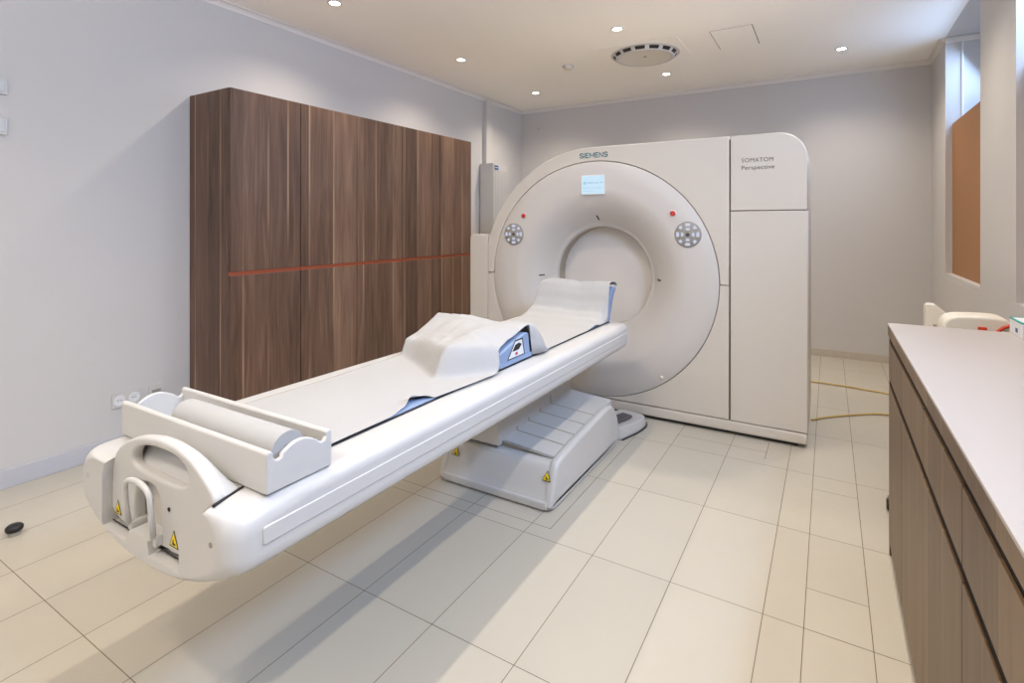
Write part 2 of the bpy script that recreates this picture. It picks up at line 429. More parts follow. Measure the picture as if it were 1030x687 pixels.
plate('side_cover', [[(-.516, .092), (XG, .092), (XG, 1.3665), (-.516, 1.3665)]], GY, GY+.14, 'y', M_gan, G, .005)
plate('side_cover', [[(XE, .092), (XB-.002, .092), (XB-.002, 1.207)]+arc(XE+.03, 1.177, .03, 90, 180, 6)], GY, GY+.14, 'y', M_gan, G, .006)
plate('plinth', [[(XE+.004, .022), (XG-.004, .022), (XG-.004, .088), (XE+.004, .088)]], GY+.002, GY+.66, 'y', M_gan, G, .012)
# dark inner chassis seen only through the seams
oc = [(XE+.012, .03), (XG-.012, .03), (XG-.012, 1.66)]+arc(XG-.16, GZ+RO-.168, .148, 0, 90, 8)+arc(GX, GZ, RO-.012, 90, 165, 24)+[(XE+.012, 1.19)]
plate('chassis', [oc, list(reversed(arc(GX, GZ, .79, 0, 354, 59)))], GY+.022, GY+.15, 'y', M_seam, G, .001, 1)
orr = [(XE, .092), (XG, .092), (XG, 1.67)]+arc(XG-.155, GZ+RO-.155, .155, 0, 90, 12)+arc(GX, GZ, RO, 90, aL, 40)+[(XB, 1.207), (XE, 1.2)]
plate('rear_cover', [orr, list(reversed(arc(GX, GZ, .52, 0, 354, 59)))], GY+.142, GY+.69, 'y', M_gan, G, .012)
MB().box(XE+.05, XG-.05, GY+.03, GY+.63, .004, .0215).build('feet', M_black, G)
# dished front ring, with the recessed bore
prof = [(RR, GY+.03), (RR, GY+.003), (RR-.004, GY)]
prof += [(.70, GY), (.63, GY)]
for i in range(1, 17):
    t = i/16; prof.append((.63-(.63-.378)*t, GY+.160*(t**1.75)))
for i in range(1, 7):
    a = PI/2*i/6; prof.append((.378-.022*math.sin(a), GY+.160+.03*(1-math.cos(a))))
prof = [(r, y-GY) for r, y in prof]
rb = MB().lathe(prof, (GX, GY, GZ), 'y', 128)
for v in rb.bm.verts:
    r = math.hypot(v.co.x-GX, v.co.z-GZ); v.co.x = GX+(v.co.x-GX)*(1+(EX-1)*max(0, min(1, (r-.45)/.3)))
ring = rb.build('ring_cover', M_ring, G)
MB().lathe([(.356, .188), (.356, .30)], (GX, GY, GZ), 'y', 96).build('bore_tube', M_rim, G)
MB().lathe([(.3555, .285), (.0001, .285)], (GX, GY, GZ), 'y', 96).build('bore_membrane', M_plug, G)
# display
d = MB().box(-1.5, -1.324, GY-.003, GY+.004, 1.494, 1.631).build('display_bezel', M_carton, G, bevel=.002)
MB().box(-1.494, -1.33, GY-.0042, GY-.0031, 1.5, 1.625).build('screen', M_screen, d)
b = MB()
b.lathe([(.011, -.0002), (.0001, -.0002)], (-1.472, GY-.0046, 1.575), 'y', 12)
for x0, x1, z in ((-1.455, -1.40, 1.576), (-1.395, -1.37, 1.574), (-1.36, -1.337, 1.577), (-1.485, -1.345, 1.543), (-1.485, -1.40, 1.522)):
    b.box(x0, x1, GY-.0049, GY-.0043, z-.004, z+.004 if z > 1.56 else z-.001)
b.build('screen_text', M_screen2, d)
# round keypads and stop buttons
def keypad(x, z):
    r = .083
    p = MB().lathe([(r, .0), (r, -.004), (r-.004, -.007), (.0001, -.007)], (x, GY, z), 'y', 40).build('control_panel', M_grey, G)
    yk = GY-.0085
    def key(cx, cz, w, h, rot, m):
        c, s = math.cos(rot), math.sin(rot)
        pts = [(cx+u*c-v*s, cz+u*s+v*c) for u, v in ((-w, -h), (w, -h), (w*.75, h), (-w*.75, h))]
        MB().prism(pts, 'y', yk, GY-.0068).build('key', m, p)
    for k in range(8):
        a = 2*PI*k/8; rr = .062
        key(x+rr*math.cos(a), z+rr*math.sin(a), .017 if k % 2 == 0 else .011, .009, a+PI/2, M_key)
    for k in range(4):
        a = 2*PI*k/4; rr = .034
        key(x+rr*math.cos(a), z+rr*math.sin(a), .013, .008, a+PI/2, M_key)
    MB().lathe([(.012, -.0068), (.011, -.011), (.0001, -.011)], (x, GY, z), 'y', 16).build('key', M_slate, p)
keypad(-2.052, 1.212); keypad(-.768, 1.222)
for x, z in ((-1.965, 1.351), (-.861, 1.357)):
    s = MB().lathe([(.021, 0), (.021, -.003), (.0001, -.003)], (x, GY, z), 'y', 24).build('stop_button', M_carton, G)
    s['label'] = 'red round stop button'
    MB().lathe([(.017, -.003), (.017, -.010), (.012, -.013), (.0001, -.013)], (x, GY, z), 'y', 24).build('button_cap', M_red, s)
# laser windows on the dish
def dish_y(r):
    t = max(0, min(1, (.63-r)/(.63-.378))); return GY+.160*t**1.75
for x, z, w, h, rot in ((-1.420, 1.334, .006, .017, .25), (-.981, .910, .015, .0065, -.1), (-1.858, .904, .017, .005, .05)):
    r = math.hypot(x-GX, z-GZ); y = dish_y(r); c, s = math.cos(rot), math.sin(rot)
    nx, nz = (x-GX)/r, (z-GZ)/r
    slope = (dish_y(r+.005)-dish_y(r-.005))/.01
    P = []
    for u, v in ((-w, -h), (w, -h), (w, h), (-w, h)):
        dx, dz = u*c-v*s, u*s+v*c
        P.append(Vector((x+dx, y+slope*(dx*nx+dz*nz)-.002, z+dz)))
    MB().loft([[p for p in P], [p+Vector((0, .006, 0)) for p in P]]).build('laser_window', M_ink, G)
MB().lathe([(.012, 0), (.011, -.004), (.0001, -.004)], (-.935, GY, .29), 'y', 16).build('screw_cap', M_cream, G)
LET = {'S': (.024, [(1, .86), (.72, 1), (.28, 1), (0, .82), (0, .64), (.25, .53), (.75, .46), (1, .34), (1, .17), (.72, 0), (.25, 0), (0, .14)]),
       'I': (.000, [(0, 0), (0, 1)]), 'E': (.019, [(1, 1), (0, 1), (0, 0), (1, 0)]), 'M': (.031, [(0, 0), (0, 1), (.5, .25), (1, 1), (1, 0)]), 'N': (.023, [(0, 0), (0, 1), (1, 0), (1, 1)])}
b = MB(); cx = -1.509; CHh = .030; sw = .0031
def stroke(p, q, w):
    d = Vector((q[0]-p[0], 0, q[1]-p[1])); d.normalize(); n = Vector((-d.z, 0, d.x))*w
    P, Q = Vector((p[0], GY, p[1]))-d*w*.9, Vector((q[0], GY, q[1]))+d*w*.9
    o = Vector((0, -.0008, 0))
    b.loft([[P-n, Q-n, Q+n, P+n], [P-n+o, Q-n+o, Q+n+o, P+n+o]])
for ch in 'SIEMENS':
    w, pl = LET[ch]
    pts = [(cx+u*w, 1.754+v*CHh) for u, v in pl]
    for p, q in zip(pts[:-1], pts[1:]): stroke(p, q, sw*(.78 if ch in 'MN' else 1))
    if ch == 'E': stroke((cx, 1.754+.5*CHh), (cx+w*.85, 1.754+.5*CHh), sw*.9)
    cx += w+.0105
b.build('brand_lettering', M_teal, G)
text('model_lettering', 'SOMATOM', .035, -.452, GY-.0005, 1.660, .172, M_ink, G, .0)
text('model_lettering', 'Perspective', .035, -.452, GY-.0005, 1.616, .178, M_ink, G, .0)

# ------------------------------------------------------------------ patient table
TX = -1.405; HW = .36
T = thing('patient_table', 'long white motorised patient table reaching from the foreground into the scanner', 'table', (TX, 1.9, 0))
def section(inset=0, rt=.036, zt=.686, zs=.55, zb=.474):
    hw = HW-inset; n = 18; L = []
    for i in range(n+1):                                   # convex underside, left to right
        u = -1+2*i/n
        L.append((TX+u*(hw-.012), zb+inset*.3+(zs-zb-inset*.1)*abs(u)**2.6))
    t = zt-inset*.22
    L += [(TX+hw-.002, zs+inset*.3+.012), (TX+hw, zs+inset*.3+.03)]
    L += [(TX+hw-rt*(1-math.cos(a)), t-rt+rt*math.sin(a)) for a in (0, PI/8, PI/4, 3*PI/8, PI/2)]
    L += [(2*TX-x, z) for x, z in reversed(L[-7:])]
    return L
NX0, NX1 = -1.610, -1.238
b = MB(); rings = []
for y, ins in ((.6260, .056), (.6275, .044), (.632, .031), (.640, .019), (.651, .010), (.664, .004), (.682, .001), (.73, 0), (.80, 0), (3.09, 0), (3.11, .003), (3.126, .014), (3.13, .03)):
    rings.append([(x, y, z) for x, z in section(ins, .036+.024*max(0, min(1, (.80-y)/.12)))])
b.loft(rings)
body = b.build('table_body', M_white, T)
# notch in the foot end where the handle cover sits
nt = [(NX0, .512), (-1.474, .510), (-1.466, .540), (-1.458, .546), (-1.386, .546), (-1.378, .540), (-1.372, .510), (NX1, .512), (NX1-.001, .573), (-1.217, .606), (-1.176, .651), (-1.139, .677), (-1.128, .72), (-1.60, .72), (-1.592, .68), (NX0, .64)]
k = MB(); k.prism(nt, 'y', .60, .675); ko = k.build('cutter', M_white)
bo = body.modifiers.new('notch', 'BOOLEAN'); bo.operation = 'DIFFERENCE'; bo.object = ko; bo.solver = 'EXACT'
dg = bpy.context.evaluated_depsgraph_get(); dg.update()
nm = bpy.data.meshes.new_from_object(body.evaluated_get(dg)); body.modifiers.clear(); body.data = nm
bpy.data.objects.remove(ko)
nm.polygons.foreach_set('use_smooth', [True]*len(nm.polygons))
bv = body.modifiers.new('bevel', 'BEVEL'); bv.width = .006; bv.segments = 3; bv.limit_method = 'ANGLE'; bv.angle_limit = math.radians(38)
body.modifiers.new('wn', 'WEIGHTED_NORMAL')
for s in (1, -1):
    pts = rrect(.70, 3.09, .597, .636, .006, 3)
    x0, x1 = sorted((TX+s*(HW-.004), TX+s*(HW+.0035)))
    plate('side_rail', [pts], x0, x1, 'x', M_white, T, .0025)
# upright handle cover with grip hole and latch pocket
out = smoothpoly([(-1.610, .518), (-1.612, .60), (-1.610, .655), (-1.592, .702), (-1.525, .745), (-1.43, .771), (-1.33, .778), (-1.235, .762), (-1.165, .720), (-1.135, .690), (-1.142, .678), (-1.180, .650), (-1.222, .605), (-1.242, .57), (-1.244, .518)], 2)
hole = smoothpoly([(-1.505, .692), (-1.492, .728), (-1.43, .749), (-1.335, .755), (-1.262, .744), (-1.235, .712), (-1.262, .686), (-1.35, .682), (-1.455, .683)], 2)
pocket = smoothpoly([(-1.484, .522), (-1.484, .60), (-1.472, .650), (-1.42, .660), (-1.374, .650), (-1.362, .60), (-1.362, .522)], 1)
plate('handle_cover', [out, hole, pocket], .648, .676, 'y', M_white, T, .009, 4)
rp = MB().box(-1.49, -1.356, .6745, .680, .52, .668).build('latch_recess', M_white, T)
MB().box(-1.448, -1.392, .6735, .6748, .545, .635).build('latch_plate', M_gan, T, bevel=.0005)
MB().box(-1.462, -1.452, .6725, .6748, .545, .60).build('latch_slot', M_seam, T); MB().box(-1.382, -1.372, .6725, .6748, .545, .60).build('latch_slot', M_seam, T)
# skin running back over the top to the tray
top_arch = [p for p in out if p[1] > .672]
i0 = min(range(len(out)), key=lambda i: abs(out[i][0]+1.600)+abs(out[i][1]-.68))
arch = [p for p in out[i0:] if p[1] > .674]
bz = .6875; rings = []
for y, q in ((.667, 1.0), (.677, .96), (.689, .82), (.702, .56), (.712, .28), (.719, .06)):
    rings.append([(x-.022*(1-q)*max(0, min(1, (x+1.62)/.37)), y, bz+(z-bz)*q if z > bz else z+(bz-.002-z)*(1-q)) for x, z in arch])
b = MB(); b.loft(rings, smooth=True, cap=False, closed=False)
o = b.build('handle_skin', M_white, T)
sm = o.modifiers.new('solid', 'SOLIDIFY'); sm.thickness = .004; sm.offset = -1
rg = []
for x, t in ((-1.605, .697), (-1.575, .708), (-1.53, .724), (-1.47, .735), (-1.28, .732), (-1.215, .710)):
    rg.append([(x, .668, .676), (x, .708, .682), (x, .706, t-.02), (x, .694, t), (x, .690, t), (x, .684, (t+.69)/2-.002), (x, .668, .687)])
MB().loft(rg, smooth=True).build('grip_scoop', M_white, T)
MB().tube([(-1.128, .640, .6868), (-1.140, .68, .6872), (-1.152, .722, .6872)], .0034, 8).build('cover_gap', M_dark, T)
MB().box(-1.66, -1.60, .706, .728, .684, .6872).build('cover_gap', M_dark, T)
# wire loop latch
pts = [(-1.478, .632, .552), (-1.480, .626, .60), (-1.480, .624, .635)]+[(-1.419+.061*math.cos(a), .623, .640+.034*math.sin(a)**.8) for a in [PI-PI*i/12 for i in range(1, 12)]]+[(-1.358, .624, .635), (-1.358, .626, .60), (-1.360, .632, .552)]
MB().tube(pts, .0065, 12).build('latch_loop', M_white, T)
MB().box(-1.486, -1.470, .632, .676, .536, .556).build('loop_hinge', M_white, T, bevel=.003); MB().box(-1.368, -1.352, .632, .676, .530, .556).build('loop_hinge', M_white, T, bevel=.003)
MB().box(-1.60, -1.49, .6465, .6475, .5185, .5225).build('slot', M_dark, T); MB().box(-1.355, -1.25, .6465, .6475, .5185, .5225).build('slot', M_dark, T)
for x, z in ((-1.112, .616), (-1.69, .622)):
    MB().lathe([(.006, .002), (.006, -.0012), (.004, -.0004), (.0001, -.0002)], (x, .6258 if x > -1.4 else .6268, z), 'y', 14).build('screw', M_grey, T)
MB().lathe([(.005, -.0015), (.005, 0), (.0001, 0)], (-1.322, .6475, .623), 'y', 12).build('screw', M_dark, T)

def warning(parent, origin, right, up, size):
    """yellow warning triangle with black border and a black hand mark"""
    o = Vector(origin); r = Vector(right).normalized(); u = Vector(up).normalized(); n = r.cross(u)
    b = MB()
    def poly(pts, d, mi):
        b.mi = mi
        b.loft([[o+r*p[0]*size+u*p[1]*size+n*(d-.0006) for p in pts], [o+r*p[0]*size+u*p[1]*size+n*d for p in pts]])
    tri = lambda s: [(-.5*s, -.38*s), (.5*s, -.38*s), (0, .62*s)]
    poly(tri(1.0), .0008, 0); poly(tri(.78), .0014, 1)
    poly([(-.2, -.22), (.2, -.22), (.22, -.12), (.02, -.1), (-.02, .1), (-.1, .02), (-.08, -.12)], .002, 0)
    return b.build('warning_label', [M_black, M_yellow], parent)
warning(T, (-1.572, .6475, .556), (1, 0, 0), (0, 0, 1), .036)
warning(T, (-1.300, .6475, .556), (1, 0, 0), (0, 0, 1), .040)
# sliding cradle top with blue pad and black edge lines
MB().box(-1.650, -1.162, .905, 3.10, .6862, .6935).build('cradle_pad', M_blue, T, bevel=.002)
for x in (-1.1605, -1.6555): MB().box(x, x+.006, .905, 3.09, .6862, .6905).build('cradle_edge', M_black, T)
# pedestal
sd = smoothpoly([(2.105, .006), (2.105, .035), (2.135, .12), (2.17, .190), (2.20, .205), (2.37, .230), (2.67, .250), (2.77, .262), (2.85, .262), (2.90, .246), (2.95, .20), (2.98, .14), (2.998, .05), (2.998, .006)], 1)
for x0, x1 in ((-1.105, -1.058), (-1.695, -1.648)):
    plate('pedestal_side', [sd], x0, x1, 'x', M_white, T, .018, 4)
nose = smoothpoly([(2.10, .004), (2.10, .035), (2.115, .055), (2.14, .12), (2.165, .172), (2.185, .186), (2.235, .19), (2.245, .17), (2.245, .004)], 1)
b = MB(); b.prism(nose, 'x', -1.68, -1.08); b.build('pedestal_nose', M_white, T, bevel=.006, angle=50)
plate('pedestal_skirt', [rrect(-1.692, -1.058, 2.098, 3.0, .05, 8)], .004, .045, 'z', M_white, T, .010, 3)
yy = [2.235, 2.36, 2.485, 2.615, 2.745]
hz = lambda y: .190+(y-2.235)*.072
TL = .022                                                   # slats lean: higher on the column side
for i in range(5):
    ya = yy[i]+.010; yb = yy[i+1]-.006 if i < 4 else 2.99
    rg = []
    for x, dz in ((-1.645, TL), (-1.385, TL), (-1.107, 0)):
        rg.append([(x, ya, hz(ya)-.03+dz), (x, ya, hz(ya)+dz), (x, yb, hz(yb)+.004+dz), (x, yb, hz(yb)-.03+dz)])
    MB().loft(rg).build('cover_slat', M_white, T, bevel=.002)
for i in range(5):
    y = yy[i]; w = .016 if i == 0 else .009; rg = []
    for x, dz in ((-1.645, TL), (-1.385, TL), (-1.108, 0)):
        rg.append([(x, y-w*.6, hz(y)-.034+dz), (x, y-w*.6, hz(y)-.003+dz), (x, y+.0105, hz(y)-.003+dz), (x, y+.0105, hz(y)-.034+dz)])
    MB().loft(rg).build('cover_slit', M_brass if i else M_grey, T)
MB().tube([(-1.60, 2.222, hz(2.222)+TL+.003), (-1.385, 2.222, hz(2.222)+TL+.003), (-1.112, 2.222, hz(2.222)+.004)], .004, 8).build('front_rail', M_grey, T)
MB().box(-1.645, -1.107, 2.25, 2.98, .05, .15).build('pedestal_core', M_white, T)
col = [(2.185, .20), (3.02, .262), (3.06, .50), (2.165, .50)]
b = MB(); b.prism(col, 'x', -1.66, -1.385); b.build('lift_column', M_white, T, bevel=.006)
for y in yy[1:]: MB().box(-1.3856, -1.3838, y-.003, y+.004, hz(y)+TL-.004, hz(y)+TL+(.05 if y > 2.7 else .022)).build('column_notch', M_brass, T)
MB().box(-1.20, -1.175, 2.85, 2.90, .512, .545).build('sensor_tab', M_cream, T, bevel=.004)
nrm = Vector((0, -.82, .36)).normalized()
warning(T, (-1.098, 2.1395, .140), (1, 0, 0), (0, .35, .9), .045)
warning(T, (-1.612, 2.1395, .142), (1, 0, 0), (0, .35, .9), .045)
MB().lathe([(.017, .0), (.017, .0015), (.0001, .0015)], (-1.0601, 2.58, .12), 'x', 20).build('round_cap', M_white, T)

# foot switch beside the pedestal
F = thing('foot_switch', 'white foot switch with dark grey pedal on the floor beside the table pedestal', 'foot pedal', (-1.06, 3.18, .001))
fs = smoothpoly([(-1.24, 3.015), (-1.07, 3.012), (-1.045, 3.08), (-1.005, 3.22), (-.998, 3.33), (-1.03, 3.41), (-1.10, 3.435), (-1.24, 3.435)], 2)
b = MB()
b.loft([[(x, y, .001) for x, y in fs], [(x, y, .02) for x, y in fs], [(-1.13+(x+1.13)*.93, 3.22+(y-3.22)*.95, .045+.03*(3.43-y)/.4) for x, y in fs]])
b.build('switch_housing', M_white, F, bevel=.006)
cs, sn = math.cos(-.35), math.sin(-.35)
b = MB(); P = [(-.038, -.085), (.038, -.085), (.038, .085), (-.038, .085)]
q = [(-1.115+u*cs-v*sn*.6, 3.18+u*sn+v*cs) for u, v in P]
b.loft([[(x, y, .055+.075*(3.43-y)*.95) for x, y in q], [(x, y, .072+.075*(3.43-y)*.95) for x, y in q]])
b.build('pedal', M_slate, F, bevel=.005)
MB().tube([(x, y, .004) for x, y in smoothpoly([(-1.06, 3.016), (-1.038, 3.08), (-.999, 3.22), (-.992, 3.33), (-1.02, 3.40)], 1)[:9]], .004, 8).build('rubber_edge', M_black, F)

# ------------------------------------------------------------------ paper roll tray and roll
R = thing('paper_roll_holder', 'open white tray holding a paper roll, across the foot of the table', 'tray', (-1.40, .81, .688))
tx0, tx1, ty0, ty1, z0 = -1.735, -1.065, .722, .902, .6885
MB().box(tx0+.006, tx1-.006, ty0+.006, ty1-.006, z0, z0+.012).build('tray_floor', M_white, R)
MB().prism([(ty0, z0), (ty0+.014, z0), (ty0+.018, .776), (ty0+.014, .783), (ty0+.004, .783), (ty0, .776)], 'x', tx0, tx1).build('long_wall', M_white, R, bevel=.004)
MB().prism([(ty1-.014, z0), (ty1, z0), (ty1, .772), (ty1-.004, .779), (ty1-.014, .779), (ty1-.018, .772)], 'x', tx0, tx1).build('long_wall', M_white, R, bevel=.004)
wv = [(ty0+.004, .782), (ty0+.014, .778), (ty0+.022, .762), (ty0+.030, .757), (ty0+.040, .760)]
wv += [(.800+.0-.038+.1*i/8*.95, .763+.022*math.sin(PI*(i+.6)/9.2)) for i in range(9)]
wv += [(ty1-.030, .755), (ty1-.022, .757), (ty1-.014, .770), (ty1-.004, .777)]
for x0, x1 in ((tx0+.0005, tx0+.013), (tx1-.013, tx1-.0005)):
    plate('end_wall', [[(ty0+.002, z0)]+wv+[(ty1-.002, z0)]][:1], x0, x1, 'x', M_white, R, .004, 3)
roll = MB()
roll.lathe([(.015, -.222), (.046, -.222), (.046, .222), (.015, .222), (.015, -.222)], (-1.335, .812, .7475), 'x', 56)
o = roll.build('paper_roll', M_paper, None)
tag(o, 'roll of white examination paper lying in the white tray at the table foot', 'paper roll')
e = o.modifiers.new('edge', 'EDGE_SPLIT'); e.split_angle = math.radians(40)

# ------------------------------------------------------------------ positioning cushions and paper sheet
ZP = .6935
K = thing('knee_wedge', 'blue knee positioning wedge under the paper in the middle of the table', 'cushion', (-1.40, 2.0, ZP))
wp = [(1.835, ZP+.0002), (1.835, ZP+.060), (2.04, ZP+.112), (2.075, ZP+.108), (2.095, ZP+.0002)]
MB().prism(wp, 'x', -1.632, -1.157).build('foam_body', M_blue, K, bevel=.006)
MB().box(-1.1585, -1.1545, 1.83, 2.10, ZP+.0004, ZP+.02).build('base_strip', M_blue, K, bevel=.001)
b = MB()
def lab(pts, d, mi):
    b.mi = mi; b.loft([[(-1.1568+d-.0005, y, z) for y, z in pts], [(-1.1568+d, y, z) for y, z in pts]])
tz = lambda s: [(1.965+(y)*s, .745+z*s) for y, z in ((-.075, -.03), (.075, -.03), (.055, .045), (-.01, .045))]
lab(tz(1.0), .0008, 0); lab(tz(.86), .0014, 1)
lab([(1.93, .745), (1.985, .746), (2.01, .765), (1.985, .775), (1.955, .77)], .002, 0)
lab([(1.955, .726), (1.975, .726), (1.975, .737), (1.955, .737)], .002, 2)
b.build('warning_label', [M_black, M_carton, M_red], K)

H = thing('head_rest', 'blue curved head rest under the paper at the scanner end of the table', 'cushion', (-1.40, 3.05, ZP))
def hr(y):  # centre line height of the shell
    return 0
prof = [(3.045, ZP+.0002), (3.055, ZP+.05), (3.08, ZP+.12), (3.115, ZP+.178), (3.16, ZP+.2), (3.195, ZP+.202)]
low = [(3.20, ZP+.185), (3.172, ZP+.165), (3.142, ZP+.12), (3.118, ZP+.06), (3.095, ZP+.022), (3.10, ZP+.0002)]
b = MB()
def xprof(x):
    return prof+low
b.prism([(y, z) for y, z in prof+low], 'x', -1.59, -1.152)
b.build('foam_shell', M_blue, H, bevel=.005, angle=50)

# examination paper: a draped sheet
def lerp(pts, t):
    if t <= pts[0][0]: return pts[0][1]
    for (a, va), (c, vc) in zip(pts[:-1], pts[1:]):
        if t <= c:
            s = (t-a)/(c-a); s = s*s*(3-2*s); return va+(vc-va)*s
    return pts[-1][1]
def linlerp(pts, t):
    if t <= pts[0][0]: return pts[0][1]
    for (a, va), (c, vc) in zip(pts[:-1], pts[1:]):
        if t <= c: return va+(vc-va)*(t-a)/(c-a)
    return pts[-1][1]
XRt = [(.90, -1.152), (1.05, -1.153), (1.12, -1.154), (1.20, -1.155), (1.28, -1.172), (1.33, -1.189), (1.38, -1.180), (1.42, -1.156), (1.62, -1.138), (1.75, -1.128), (1.80, -1.135), (1.835, -1.165), (1.90, -1.172), (2.00, -1.172), (2.06, -1.168), (2.10, -1.155), (2.14, -1.136), (2.20, -1.132), (2.25, -1.146), (2.6, -1.152), (2.94, -1.150), (3.04, -1.145), (3.09, -1.156), (3.13, -1.168), (3.17, -1.16), (3.2, -1.15)]
XLt = [(.90, -1.655), (1.38, -1.648), (1.72, -1.663), (1.84, -1.668), (2.1, -1.662), (2.6, -1.660), (2.95, -1.658), (3.08, -1.63), (3.2, -1.575)]
NXp, NYp = 70, 300
Y0p, Y1p = .9, 3.215
def wedge_h(s, y):        # s 0 left .. 1 right
    yb = linlerp([(0, 1.83), (.3, 1.74), (.70, 1.61), (.80, 1.66), (1, 1.81)], s)
    hf = linlerp([(0, .064), (.35, .085), (.72, .112), (.82, .098), (1, .080)], s)
    hp = linlerp([(0, .150), (.25, .152), (.6, .140), (1, .136)], s)
    yp = linlerp([(0, 2.06), (1, 2.10)], s)
    yd = linlerp([(0, 2.72), (.35, 2.62), (.7, 2.38), (.9, 2.25), (1, 2.245)], s)
    if y < yb-.02: return 0
    if y < yb+.04: return hf*((y-yb+.02)/.06)**.8
    if y < yp:
        t = (y-yb-.04)/(yp-yb-.04); return hf+(hp-hf)*t
    if y < yd:
        t = (y-yp)/(yd-yp); return hp*(1-t)**(1.25+.3*(1-s)) if s < .75 else hp*(1-t**2.2)
    return 0
def head_h(s, y):
    off = .02*(1-s)
    return lerp([(2.72, 0), (2.86, .010), (2.96, .022), (3.02, .055), (3.055, .105), (3.08, .165), (3.115, .212), (3.16, .226), (3.19, .224), (3.215, .20)], y+off)
hgt = [[0]*(NXp+1) for _ in range(NYp+1)]
for j in range(NYp+1):
    y = Y0p+(Y1p-Y0p)*j/NYp
    for i in range(NXp+1):
        s = i/NXp
        h = max(wedge_h(s, y), head_h(s, y))
        w = min(1, h/.03)
        h += w*(.012*noise.noise(Vector((s*3.2, y*6, 1.3)))+.009*abs(noise.noise(Vector((s*7, y*9, 4.1))))+.005*abs(noise.noise(Vector((s*15, y*19, 2.1)))))
        h += .0022*(1+noise.noise(Vector((s*4, y*3, 7.7))))
        hgt[j][i] = h
for _ in range(3):      # relax
    q = [r[:] for r in hgt]
    for j in range(1, NYp):
        for i in range(NXp+1):
            l = hgt[j][max(i-1, 0)]; r = hgt[j][min(i+1, NXp)]
            q[j][i] = (hgt[j][i]*2+hgt[j-1][i]+hgt[j+1][i]+l+r)/6
    hgt = q
b = MB(); V = []
for j in range(NYp+1):
    y = Y0p+(Y1p-Y0p)*j/NYp; xl, xr = linlerp(XLt, y), linlerp(XRt, y); row = []
    for i in range(NXp+1):
        s = i/NXp; x = xl+(xr-xl)*s
        h = hgt[j][i]
        fl = lerp([(1.22, 0), (1.28, .005), (1.33, .022), (1.385, .012), (1.42, 0)], y) if 1.06 < y < 1.42 else 0
        h += fl*max(0, (s-.86)/.14)**2
        if s > .93 and 2.088 < y < 2.26: h *= 1-.97*((s-.93)/.07)**2*min(1, (y-2.088)/.012)
        if s > .9 and 2.86 < y < 3.07: h *= 1-.92*((s-.9)/.1)**2*min(1, (y-2.86)/.06)*min(1, (3.07-y)/.05)
        if s < .99 and 1.80 < y < 2.16 and not (s > .9 and y > 2.1): h = max(h, .004+linlerp([(1.80, 0), (1.835, .064), (2.05, .118), (2.09, .112), (2.16, .06)], y))
        row.append(b.bm.verts.new((x, y, ZP+.0006+h)))
    V.append(row)
for j in range(NYp):
    for i in range(NXp): b._f([V[j][i], V[j][i+1], V[j+1][i+1], V[j+1][i]], True)
paper = b.build('paper_sheet', M_paper, None, origin=(-1.4, 2.0, ZP))
tag(paper, 'crumpled white paper sheet draped along the table over cushions', 'paper sheet')
sm = paper.modifiers.new('solid', 'SOLIDIFY'); sm.thickness = .0007; sm.offset = 1

# ------------------------------------------------------------------ wall fittings
def socket(y0, y1, z0, z1, label, n):
    s = thing('wall_socket', label, 'socket', (XL, (y0+y1)/2, z0))
    MB().box(XL+.0005, XL+.009, y0, y1, z0, z1).build('cover_plate', M_white, s, bevel=.002)
    for k in range(n):
        yc = y0+(y1-y0)*(k+.5)/n; zc = (z0+z1)/2
        w = MB().lathe([(.029, .0091), (.027, .0105), (.021, .0105), (.019, .0095), (.0001, .0094)], (XL, yc, zc), 'x', 28).build('socket_well', M_carton, s)
        MB().box(XL+.0098, XL+.011, yc-.009, yc-.005, zc-.003, zc+.003).build('pin_hole', M_black, w)
        MB().box(XL+.0098, XL+.011, yc+.005, yc+.009, zc-.003, zc+.003).build('pin_hole', M_black, w)
socket(1.385, 1.533, .251, .331, 'double white power socket low on the left wall, left of the data socket', 2)
d = thing('data_socket', 'single white data socket low on the wall beside the wood cabinet', 'socket', (XL, 1.612, .258))
MB().box(XL+.0005, XL+.009, 1.572, 1.652, .258, .333).build('cover_plate', M_white, d, bevel=.002)
MB().box(XL+.0091, XL+.012, 1.588, 1.636, .290, .306).build('port_flap', M_grey, d, bevel=.001)
for z0, lb in ((1.918, 'upper white light switch high on the left wall at the frame edge'), (1.722, 'lower white light switch on the left wall at the frame edge')):
    s = thing('light_switch', lb, 'switch', (XL, .907, z0), 'white light switches on the left wall')
    MB().box(XL+.0005, XL+.012, .867, .947, z0, z0+.082).build('switch_plate', M_white, s, bevel=.003)
    MB().box(XL+.0121, XL+.017, .879, .935, z0+.013, z0+.069).build('rocker', M_white, s, bevel=.002)

W = thing('wall_unit', 'tall white ribbed wall cabinet box behind the left of the scanner', 'wall box', (-3.34, 5.165, .9))
MB().box(XL+.012, -3.252, 5.016, 5.313, .92, 1.978).build('housing', M_white, W, bevel=.004)
b = MB()
for k in range(9): b.box(-3.2515, -3.2475, 5.03+.031*k, 5.03+.031*k+.024, .95, 1.90)
b.build('ribbed_front', M_white, W)
lg = MB().box(-3.2475, -3.246, 5.036, 5.112, 1.905, 1.955).build('blue_label', M_blueprint, W)
MB().box(-3.2459, -3.2454, 5.048, 5.10, 1.927, 1.935).build('label_line', M_carton, lg)
MB().box(XL, XL+.012, 5.05, 5.28, 1.0, 1.9).build('mounting_plate', M_grey, W)
o = MB().box(XL+.0005, -3.39, 5.085, 5.2, 1.9785, ZC-.043).build('cable_duct', M_white, None, bevel=.003)
tag(o, 'vertical white cable duct between the ribbed wall box and the ceiling', 'cable duct')
hk = thing('wall_sensor', 'tiny white sensor on the back wall below the cornice', 'sensor', (-3.17, YB, 2.485))
